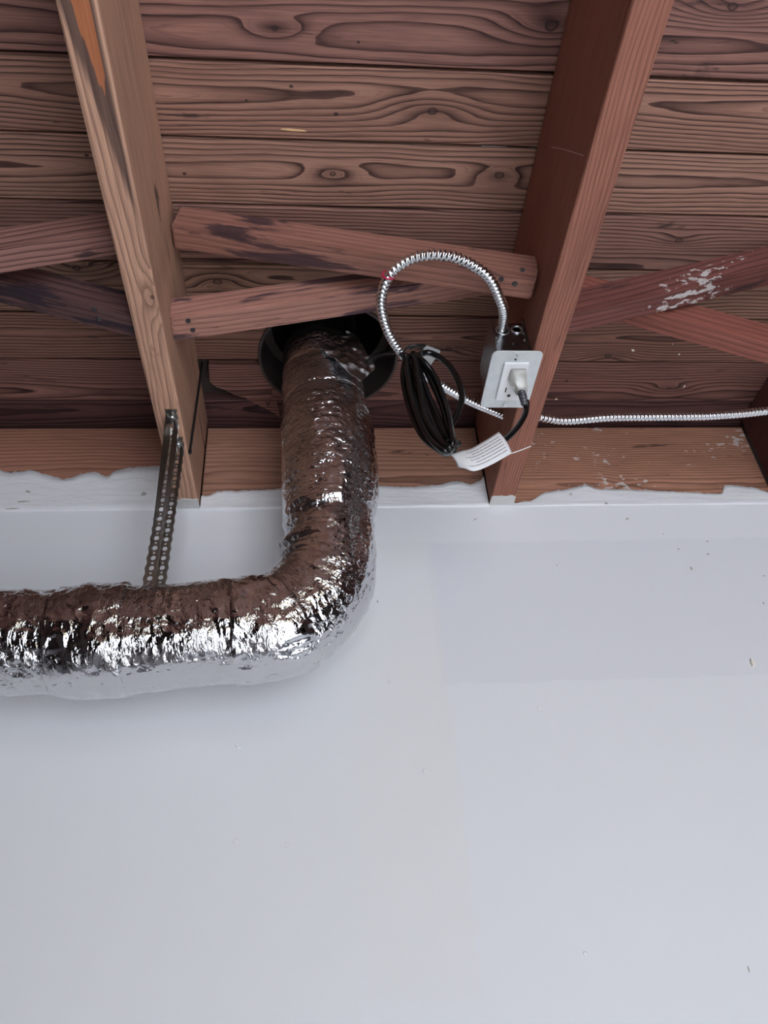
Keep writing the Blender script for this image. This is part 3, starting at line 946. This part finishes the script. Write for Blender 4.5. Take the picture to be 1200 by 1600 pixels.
def sheet(name, left, right, mat, parent, n=26, m=14, amp=0.003, thick=0.0006, freq=55, smooth=True, sag=0.0):
    """crumpled sheet between two edge polylines given as 3D points"""
    A = resample(catmull(left, 12), 0.0005)
    B = resample(catmull(right, 12), 0.0005)
    base = parent.location if parent else Vector()
    V, F, UV = [], [], []
    for i in range(n + 1):
        a = A[int((len(A) - 1) * i / n)]
        b = B[int((len(B) - 1) * i / n)]
        for j in range(m + 1):
            t = j / m
            p = a.lerp(b, t)
            nz = amp * (1 - 2 * abs(noise.noise(p * freq))) + amp * 0.6 * noise.noise(p * freq * 2.3) if amp else 0.0
            p = p + Vector((0.1, -1, -0.35)).normalized() * (nz + sag * math.sin(math.pi * t))
            V.append(p - base)
            UV.append((i / n, t))
    for i in range(n):
        for j in range(m):
            a = i * (m + 1) + j
            F.append((a, a + 1, a + m + 2, a + m + 1))
    o = mesh(name, V, F, mat, parent, smooth=smooth)
    uv = o.data.uv_layers.new(name='UVMap')
    d = []
    for poly in o.data.polygons:
        for vi in poly.vertices:
            d += list(UV[vi])
    uv.data.foreach_set('uv', d)
    if thick:
        md = o.modifiers.new('thickness', 'SOLIDIFY')
        md.thickness = thick
        md.offset = 0
    return o
q = lambda px, py, y: at(px, py, 'Y', y)
fl = sheet('foil_flap', [q(517, 503, -0.200), q(504, 522, -0.206), q(499, 542, -0.214), q(528, 566, -0.222), q(562, 597, -0.222)],
           [q(541, 501, -0.196), q(556, 522, -0.200), q(570, 546, -0.203), q(580, 562, -0.205), q(586, 577, -0.205)], M['foil_tape'], duct, n=40, m=24, amp=0.0040, freq=48)
fl['label'] = 'loose crumpled foil flap at the top of the duct'
sheet('foil_flap', [q(186, 950, -0.205), q(212, 925, -0.20), q(236, 910, -0.185)], [q(200, 965, -0.212), q(228, 938, -0.208), q(248, 918, -0.19)], M['foil_tape'], duct, 16, 8, 0.002)

# ------------------------------------------------------------------ perforated hanger strap
def strap_run(name, path, length_units, parent, unit=0.0146, width=0.0168):
    cu = bpy.data.curves.new(name, 'CURVE')
    cu.dimensions = '2D'
    cu.fill_mode = 'BOTH'
    def spl(pts):
        s = cu.splines.new('POLY')
        s.points.add(len(pts) - 1)
        for p, c in zip(s.points, pts):
            p.co = (c[0], c[1], 0, 1)
        s.use_cyclic_u = True
    L = unit * length_units
    edge = []
    N = length_units * 8
    w = lambda u: width / 2 * (0.90 + 0.10 * math.cos(2 * math.pi * u / unit))
    for i in range(N + 1):
        u = L * i / N
        edge.append((u, w(u)))
    for i in range(N, -1, -1):
        u = L * i / N
        edge.append((u, -w(u)))
    spl(edge)
    for k in range(length_units):
        for (c, r) in ((unit * k + (0.0 if k else 0.0) + unit * 0.98, 0.0034) if False else (unit * (k + 0.5) + unit * 0.5, 0.0034), (unit * (k + 0.5), 0.0015)):
            if c + r > L - 0.001:
                continue
            spl([(c + r * math.cos(a * math.pi / 6), r * math.sin(a * math.pi / 6)) for a in range(12)])
    tmp = bpy.data.objects.new(name, cu)
    COL.objects.link(tmp)
    bpy.context.view_layer.update()
    me = bpy.data.meshes.new_from_object(tmp.evaluated_get(bpy.context.evaluated_depsgraph_get()))
    bpy.data.objects.remove(tmp, do_unlink=True)
    pts = resample(catmull(path, 24), 0.001)
    tot = [0.0]
    for a, b in zip(pts, pts[1:]):
        tot.append(tot[-1] + (b - a).length)
    wd = Vector((1, 0.0, 0))
    for v in me.vertices:
        u = min(v.co.x, tot[-1] - 1e-5)
        i = min(int(u / 0.001), len(pts) - 2)
        f = (u - tot[i]) / max(1e-6, tot[i + 1] - tot[i])
        p = pts[i].lerp(pts[i + 1], min(max(f, 0), 1))
        v.co = p + wd * v.co.y - parent.location
    me.materials.clear()
    me.materials.append(M['strap'])
    o = link(name, me, M['strap'], parent)
    md = o.modifiers.new('thickness', 'SOLIDIFY')
    md.thickness = 0.0009
    md.offset = 0
    return o
strap = empty('hanger_strap', (0.02, -0.18, 2.29))
tag(strap, 'dark perforated metal hanger strap looping from the left rafter down to the duct', 'strap')
ZS = ZJ - 0.0012
strap_run('strap_front', [(0.0245, -0.2275, ZS), (0.0243, -0.212, ZS - 0.0005), (0.0236, -0.199, ZS - 0.006), (0.0225, -0.187, 2.262), (0.0175, -0.176, 2.16), (0.0125, -0.168, 2.062), (0.011, -0.166, 2.03)], 19, strap)
strap_run('strap_back', [(0.0252, -0.172, ZS - 0.0012), (0.0252, -0.160, ZS - 0.0015), (0.0250, -0.150, ZS - 0.006), (0.0240, -0.146, 2.262), (0.0215, -0.142, 2.16), (0.019, -0.138, 2.062), (0.018, -0.138, 2.03)], 18, strap)
for (px, yy) in ((0.0244, -0.213), (0.0252, -0.1575)):
    cyl('screw', 0.0045, 0.004, M['screw'], strap, 14, Vector((px, yy, ZS - 0.0028)) - strap.location, (0, 0, -1), 0.0012)

# ------------------------------------------------------------------ outlet box
obx = empty('outlet_box', (0.487, -0.286, ZJ))
tag(obx, 'galvanised outlet box with white receptacle fixed under the right rafter', 'outlet box')
B0 = obx.location
bx0, bx1, by0, by1, bz0, bz1 = 0.4610, 0.5072, -0.3290, -0.2420, 2.2985, 2.3640
T = 0.0016
bm = bmesh.new()
add_box(bm, (bx0, by0 - 0.003, bz0), (bx0 + T, by1, bz1 + 0.006))
add_box(bm, (bx1 - T, by0 - 0.003, bz0), (bx1, by1, bz1 + 0.006))
add_box(bm, (bx0 + T, by1 - T, bz0), (bx1 - T, by1, bz1))
add_box(bm, (bx0 + T, by0, bz1 - T), (bx1 - T, by1 - T, bz1))
bmesh.ops.translate(bm, verts=bm.verts, vec=-B0)
bmobj('box_body', bm, M['galv_dark'], obx)
endp = box('end_panel', (bx0 + T, by0, bz0), (bx1 - T, by0 + T, bz1 - T), M['galv_dark'], None)
KX0, KX1, KZ = 0.4735, 0.4955, 2.3490
c0 = cyl('cutter', 0.0088, 0.02, None, None, 24, (KX0 + 0.002, by0, KZ), (0, 1, 0))
c1 = cyl('cutter', 0.0052, 0.02, None, None, 20, (KX1, by0, KZ + 0.001), (0, 1, 0))
boolean_cut(endp, [c0, c1])
drop(c0)
drop(c1)
endp.data.transform(Matrix.Translation(-B0))
endp.parent = obx
def torus(name, R, r, mat, parent, loc, axis, seg=28, sides=8):
    V, F = [], []
    qv = Vector(axis).normalized().to_track_quat('Z', 'Y')
    for i in range(seg):
        a = 2 * math.pi * i / seg
        for j in range(sides):
            b = 2 * math.pi * j / sides
            V.append(Vector(loc) + qv @ Vector(((R + r * math.cos(b)) * math.cos(a), (R + r * math.cos(b)) * math.sin(a), r * math.sin(b))))
    for i in range(seg):
        for j in range(sides):
            F.append((i * sides + j, ((i + 1) % seg) * sides + j, ((i + 1) % seg) * sides + (j + 1) % sides, i * sides + (j + 1) % sides))
    return mesh(name, V, F, mat, parent, smooth=True)
torus('knockout_ring', 0.0070, 0.0015, M['galv'], endp, Vector((KX1, by0 - 0.0006, KZ + 0.001)) - B0, (0, 1, 0))
torus('knockout_ring', 0.0090, 0.0009, M['galv'], endp, Vector((KX0 + 0.002, by0 - 0.0004, KZ)) - B0, (0, 1, 0))
for (x, z) in ((0.4650, 2.334), (0.4655, 2.324), (0.5035, 2.343), (0.5030, 2.330), (0.486, 2.322)):
    cyl('rivet', 0.0013, 0.002, M['screw'], endp, 8, Vector((x, by0 - 0.0006, z)) - B0, (0, -1, 0))
# cover plate with rounded corners, face down
def rounded(x0, x1, y0, y1, r, n=6):
    pts = []
    for (cx, cy, a0) in ((x1 - r, y1 - r, 0), (x0 + r, y1 - r, 90), (x0 + r, y0 + r, 180), (x1 - r, y0 + r, 270)):
        for k in range(n + 1):
            a = math.radians(a0 + 90 * k / n)
            pts.append((cx + r * math.cos(a), cy + r * math.sin(a)))
    return pts
def slab(name, pts, z0, z1, mat, parent, bevel=0.0006):
    bm = bmesh.new()
    lo = [bm.verts.new((x, y, z0)) for x, y in pts]
    f = bm.faces.new(lo)
    ex = bmesh.ops.extrude_face_region(bm, geom=[f])
    for v in ex['geom']:
        if isinstance(v, bmesh.types.BMVert):
            v.co.z = z1
    if bevel:
        es = [e for e in bm.edges if abs(e.verts[0].co.z - e.verts[1].co.z) < 1e-7]
        bmesh.ops.bevel(bm, geom=es, offset=bevel, segments=2, affect='EDGES')
    bmesh.ops.translate(bm, verts=bm.verts, vec=-B0)
    return bmobj(name, bm, mat, parent)
PX0, PX1, PY0, PY1 = 0.4532, 0.5215, -0.3385, -0.2335
cover = slab('cover_plate', rounded(PX0, PX1, PY0, PY1, 0.008), 2.2965, 2.2985, M['plate'], obx)
RX, RY = 0.4885, -0.2860
rec = slab('receptacle', rounded(RX - 0.0168, RX + 0.0168, RY - 0.0345, RY + 0.0345, 0.0015, 3), 2.2925, 2.2966, M['white_plastic'], obx, 0.0008)
rec['label'] = 'white plastic receptacle'
for (sx_, sy_, w_, h_) in ((-0.0063, 0.0135, 0.0016, 0.0085), (0.0063, 0.0135, 0.0014, 0.0065)):
    o = box('slot', (RX + sx_ - w_ / 2, RY + sy_ - h_ / 2, 2.2922), (RX + sx_ + w_ / 2, RY + sy_ + h_ / 2, 2.2930), M['slot'])
    o.data.transform(Matrix.Translation(-B0))
    o.parent = rec
cyl('slot', 0.0024, 0.0008, M['slot'], rec, 14, Vector((RX, RY + 0.0245, 2.2926)) - B0)
for (x, y) in ((0.488, PY0 + 0.006), (0.488, PY1 - 0.006)):
    cyl('screw', 0.0030, 0.0018, M['screw'], cover, 14, Vector((x, y, 2.2958)) - B0, (0, 0, -1), 0.0006)
cyl('screw_hole', 0.0017, 0.0008, M['slot'], cover, 10, Vector((0.486, PY0 + 0.014, 2.2963)) - B0)

# ------------------------------------------------------------------ flexible metal conduit
cond = empty('metal_conduit', (0.40, -0.32, 2.325))
tag(cond, 'ribbed flexible metal conduit looping from the outlet box and through the right rafter', 'conduit')
C0 = cond.location
RC, RPITCH = 0.0064, 0.0062
def armour(name, path):
    pts = resample(catmull(path, 24), RPITCH / 6)
    def rad(i, s, th):
        u = (s / RPITCH + th / (2 * math.pi)) % 1.0
        prof = math.sin(math.pi * min(1.0, u / 0.72)) ** 0.6 if u < 0.72 else 0.0
        return RC - 0.0014 + 0.0021 * prof
    return tube(name, [p - C0 for p in pts], rad, M['conduit'], cond, 18)
loop = [(KX0, -0.322, KZ), (KX0, -0.338, KZ - 0.002), (0.4690, -0.366, 2.338)]
for px, py, z in [(782, 470, 2.329), (762, 432, 2.325), (722, 406, 2.326), (682, 398, 2.328), (642, 405, 2.328), (609, 430, 2.326), (596, 470, 2.325), (605, 514, 2.325), (625, 548, 2.326), (650, 575, 2.329), (680, 596, 2.334), (733, 626, 2.345)]:
    loop.append(at(px, py, 'Z', z))
hl = at(785, 648, 'X', XR0)
loop += [hl, hl + Vector((0.006, 0.003, 0.001))]
lp = armour('loop_run', loop)
lp['label'] = 'looped conduit left of the rafter'
run = [Vector((XR1 - 0.006, -0.168, 2.347)), Vector((XR1 + 0.001, -0.167, 2.347))]
for px, py in [(880, 657), (950, 652), (1020, 651), (1100, 650), (1160, 646), (1200, 642)]:
    run.append(at(px, py, 'Y', -0.160))
run.append(Vector((2 * BAY - 0.004, -0.160, run[-1].z + 0.004)))
rn = armour('straight_run', run)
rn['label'] = 'straight conduit right of the rafter'
pr, pn = at(607, 430, 'Z', 2.326), at(598, 455, 'Z', 2.326)
rb = torus('bushing', 0.0076, 0.0014, M['red'], lp, pr - C0, (pn - pr) + Vector((0.004, 0, 0)), 24, 8)
rb['label'] = 'small red bushing clipped on the loop'

# ------------------------------------------------------------------ ceiling bracket behind the cord
brk = empty('slotted_bracket', at(664, 560, 'Z', ZC))
tag(brk, 'small pale slotted metal bracket on the ceiling behind the coiled cord', 'bracket')
ctr = brk.location
e1 = (at(675, 545, 'Z', ZC) - at(650, 536, 'Z', ZC)).normalized()
e2 = Vector((-e1.y, e1.x, 0))
bm = bmesh.new()
for (u, v) in rounded(-0.014, 0.014, -0.028, 0.036, 0.004, 4):
    bm.verts.new(e1 * u + e2 * v + Vector((0, 0, -0.0040)))
f = bm.faces.new(bm.verts[:])
ex = bmesh.ops.extrude_face_region(bm, geom=[f])
for v in ex['geom']:
    if isinstance(v, bmesh.types.BMVert):
        v.co.z = -0.0022
bp = bmobj('bracket_plate', bm, M['plate'], brk)
o = box('slot', (-0.003, -0.0045, -0.0003), (0.003, 0.0045, 0.0003), M['slot'], brk, 0.0, 1, e1 * 0.005 + e2 * -0.017 + Vector((0, 0, -0.0042)), (0, 0, math.atan2(e1.y, e1.x)))
cyl('screw', 0.0042, 0.003, M['screw'], brk, 14, e1 * -0.006 + e2 * -0.019 + Vector((0, 0, -0.0048)), (0, 0, -1), 0.001)
cyl('screw', 0.0042, 0.004, M['screw'], brk, 14, e1 * 0.0 + e2 * 0.026 + Vector((0, 0, -0.0025)), (0, 0, -1), 0.001)

# ------------------------------------------------------------------ power cord: plug, lead, tied coil, tag
cord = empty('power_cord', at(660, 620, 'Y', -0.315))
tag(cord, 'black power cord plugged into the outlet, tied in a hanging coil with a white tag', 'power cord')
K0 = cord.location
def kp(px, py, y):
    return at(px, py, 'Y', y)
RW = 0.0039
PLX, PLY = 0.4925, -0.3005
# plug: milky body tapering down from the receptacle, grey core, ribbed collar
bm = bmesh.new()
secs = [(2.2922, 0.0112, 0.0118, 0.0, 0.0), (2.287, 0.0108, 0.0114, 0.0, 0.0), (2.279, 0.0090, 0.0090, 0.0015, 0.003), (2.270, 0.0074, 0.0070, 0.003, 0.0062), (2.266, 0.0066, 0.0062, 0.0033, 0.0072)]
rings = []
for (z, a, b, ox, oy) in secs:
    ring = []
    for (x, y) in rounded(-a, a, -b, b, min(a, b) * 0.35, 3):
        ring.append(bm.verts.new(Vector((PLX + ox + x, PLY + oy + y, z)) - K0))
    rings.append(ring)
for r0, r1 in zip(rings, rings[1:]):
    for i in range(len(r0)):
        j = (i + 1) % len(r0)
        bm.faces.new((r0[i], r0[j], r1[j], r1[i]))
bm.faces.new(rings[0])
bm.faces.new(rings[-1][::-1])
pg = bmobj('plug', bm, M['clear'], cord, smooth=True)
pg['label'] = 'milky clear three-pin plug'
core = [Vector((PLX + 0.002, PLY + 0.006, 2.270)), Vector((PLX + 0.0032, PLY + 0.0072, 2.264)), Vector((PLX + 0.004, PLY + 0.0085, 2.255)), Vector((PLX + 0.0052, PLY + 0.012, 2.248))]
tube('plug_collar', [p - K0 for p in resample(catmull(core, 8), 0.001)], lambda i, s, th: 0.0056 + 0.0006 * math.sin(s * 2 * math.pi / 0.004) - s * 0.04, M['plug_core'], pg, 16)
lead = [core[2], core[3]] + [kp(823, 628, -0.286), kp(820, 648, -0.284), kp(808, 668, -0.283), kp(793, 684, -0.284), kp(770, 699, -0.286), kp(740, 709, -0.290), kp(712, 710, -0.300), kp(700, 700, -0.306)]
tube('lead', [p - K0 for p in resample(catmull(lead, 12), 0.003)], RW, M['rubber'], cord, 12)
coil = []
strands = [
    [(633, 554), (630, 592), (641, 642), (662, 684), (692, 706)],
    [(645, 546), (652, 590), (667, 640), (686, 682), (702, 702)],
    [(650, 550), (660, 593), (677, 640), (692, 676), (705, 698)],
    [(637, 549), (638, 588), (650, 641), (671, 684), (696, 705)],
    [(654, 553), (671, 590), (690, 632), (700, 668), (708, 694)],
    [(641, 551), (645, 600), (658, 644), (678, 680), (700, 703)],
    [(657, 552), (679, 588), (697, 634), (704, 668), (707, 692)],
    [(635, 556), (640, 604), (653, 650), (674, 688), (698, 708)],
    [(648, 549), (655, 600), (664, 650), (684, 684), (703, 700)],
    [(652, 556), (664, 604), (684, 650), (697, 680), (706, 696)],
]
for i, s in enumerate(strands):
    y = -0.318 - 0.0062 * ((i * 3) % 5) + (0.004 if i % 2 else 0)
    s = [(px, py + (9 if j == 0 else 0)) for j, (px, py) in enumerate(s)]
    pp = [kp(px, py, y + 0.010 * math.sin(j / 4 * math.pi)) for j, (px, py) in enumerate(s)]
    coil += pp if i % 2 == 0 else pp[::-1]
tube('coil', [p - K0 for p in resample(catmull(coil, 14), 0.003)], RW, M['rubber'], cord, 10)
wide = [(650, 556), (668, 551), (686, 558), (704, 574), (717, 598), (722, 620), (715, 646), (703, 668), (697, 690)]
tube('side_loop', [kp(px, py, -0.318) - K0 for px, py in []] or [p - K0 for p in resample(catmull([kp(px, py, -0.312 + 0.003 * math.sin(j)) for j, (px, py) in enumerate(wide)], 12), 0.003)], RW * 1.06, M['rubber'], cord, 12)
feed = [kp(574, 566, -0.202), kp(586, 557, -0.215), kp(604, 552, -0.25), kp(622, 552, -0.30), kp(634, 556, -0.322)]
tube('feed_lead', [p - K0 for p in resample(catmull(feed, 12), 0.003)], RW, M['rubber'], cord, 12)
def tie_band(name, c, rx, axis, parent, w=0.0022, r=0.0014, flat=0.6):
    ax = Vector(axis).normalized()
    u = ax.cross(Vector((0, 1, 0))).normalized()
    v = ax.cross(u)
    pts = [c + u * rx * math.cos(a * math.pi / 12) + v * rx * flat * math.sin(a * math.pi / 12) for a in range(25)]
    return tube(name, [p - K0 for p in pts], r, M['tie'], parent, 8)
tie_band('cable_tie', kp(702, 699, -0.314), 0.0115, (0.35, 0, -1), cord, flat=1.3)
tie_band('cable_tie', kp(644, 553, -0.330), 0.0135, (0.2, 0, -1), cord, flat=1.1)
box('tie_head', (-0.005, -0.003, -0.003), (0.006, 0.003, 0.003), M['tie'], cord, 0.0008, 1, kp(713, 694, -0.315) - K0, (0, -0.3, 0.2))
tube('tie_end', [p - K0 for p in resample(catmull([kp(640, 545, -0.335), kp(650, 541, -0.334), kp(664, 540, -0.326)], 6), 0.002)], 0.0020, M['tie'], cord, 8)

# printed paper tag
n = NT('printed tag')
x, y, z = n.xyz('UV')
row = n.m('MULTIPLY', y, 8.0)
fr_ = n.m('FRACT', row)
inrow = n.m('MULTIPLY', n.m('GREATER_THAN', fr_, 0.36), n.m('LESS_THAN', fr_, 0.60))
wd = n.noise(n.vec(n.m('MULTIPLY', x, 42.0), n.m('FLOOR', row), 0.0), 1.0, 1.0)
words = n.m('GREATER_THAN', wd, 0.40)
marg = n.m('MULTIPLY', n.m('GREATER_THAN', x, n.m('ADD', 0.18, n.m('MULTIPLY', n.m('FRACT', n.m('MULTIPLY', n.m('FLOOR', row), 0.37)), 0.16))), n.m('LESS_THAN', x, 0.93))
marg = n.m('MULTIPLY', marg, n.m('MULTIPLY', n.m('GREATER_THAN', row, 1.0), n.m('LESS_THAN', row, 7.0)))
ink = n.m('MULTIPLY', n.m('MULTIPLY', inrow, words), marg)
n.set(Base_Color=n.mix(n.m('MULTIPLY', ink, 0.85), (0.84, 0.85, 0.86), (0.08, 0.08, 0.10)), Roughness=0.45)
M['tag'] = n.mat
top = [kp(703, 710, -0.318), kp(722, 704, -0.322), kp(735, 701, -0.323), kp(757, 689, -0.322), kp(779, 675, -0.316)]
bot = [kp(715, 730, -0.316), kp(726, 732, -0.322), kp(742, 736, -0.325), kp(768, 726, -0.322), kp(800, 708, -0.315)]
tg = sheet('tag', top, bot, M['tag'], cord, 24, 10, 0.0, 0.0004, sag=0.004)
tg['label'] = 'white paper tag printed with fine lines'
tube('tag_string', [p - K0 for p in resample(catmull([kp(797, 709, -0.316), kp(812, 704, -0.316), kp(830, 697, -0.314)], 6), 0.002)], 0.0007, M['white_plastic'], tg, 6)

# ------------------------------------------------------------------ thin wire down the side of the left rafter
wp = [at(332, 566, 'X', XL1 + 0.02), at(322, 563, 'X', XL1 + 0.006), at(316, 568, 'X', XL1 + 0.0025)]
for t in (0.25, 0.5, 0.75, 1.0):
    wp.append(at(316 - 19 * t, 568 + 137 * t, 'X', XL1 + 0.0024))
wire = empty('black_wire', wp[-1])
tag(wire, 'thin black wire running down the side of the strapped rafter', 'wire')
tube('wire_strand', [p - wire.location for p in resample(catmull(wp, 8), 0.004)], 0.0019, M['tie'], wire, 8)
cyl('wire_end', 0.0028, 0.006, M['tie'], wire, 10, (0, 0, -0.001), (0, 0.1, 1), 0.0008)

# ------------------------------------------------------------------ cobweb threads
for pts, lab in (([at(752, 228, 'Z', ZC - 0.001), at(836, 230, 'X', XR0 - 0.001), at(870, 231, 'X', XR0 - 0.002), at(912, 243, 'X', XR0 - 0.002)], 'thin pale cobweb thread on the dark side of the outlet rafter'),):
    tag(tube('cobweb_thread', resample(catmull(pts, 6), 0.004), 0.00022, M['white_plastic'], None, 5), lab, 'cobweb')
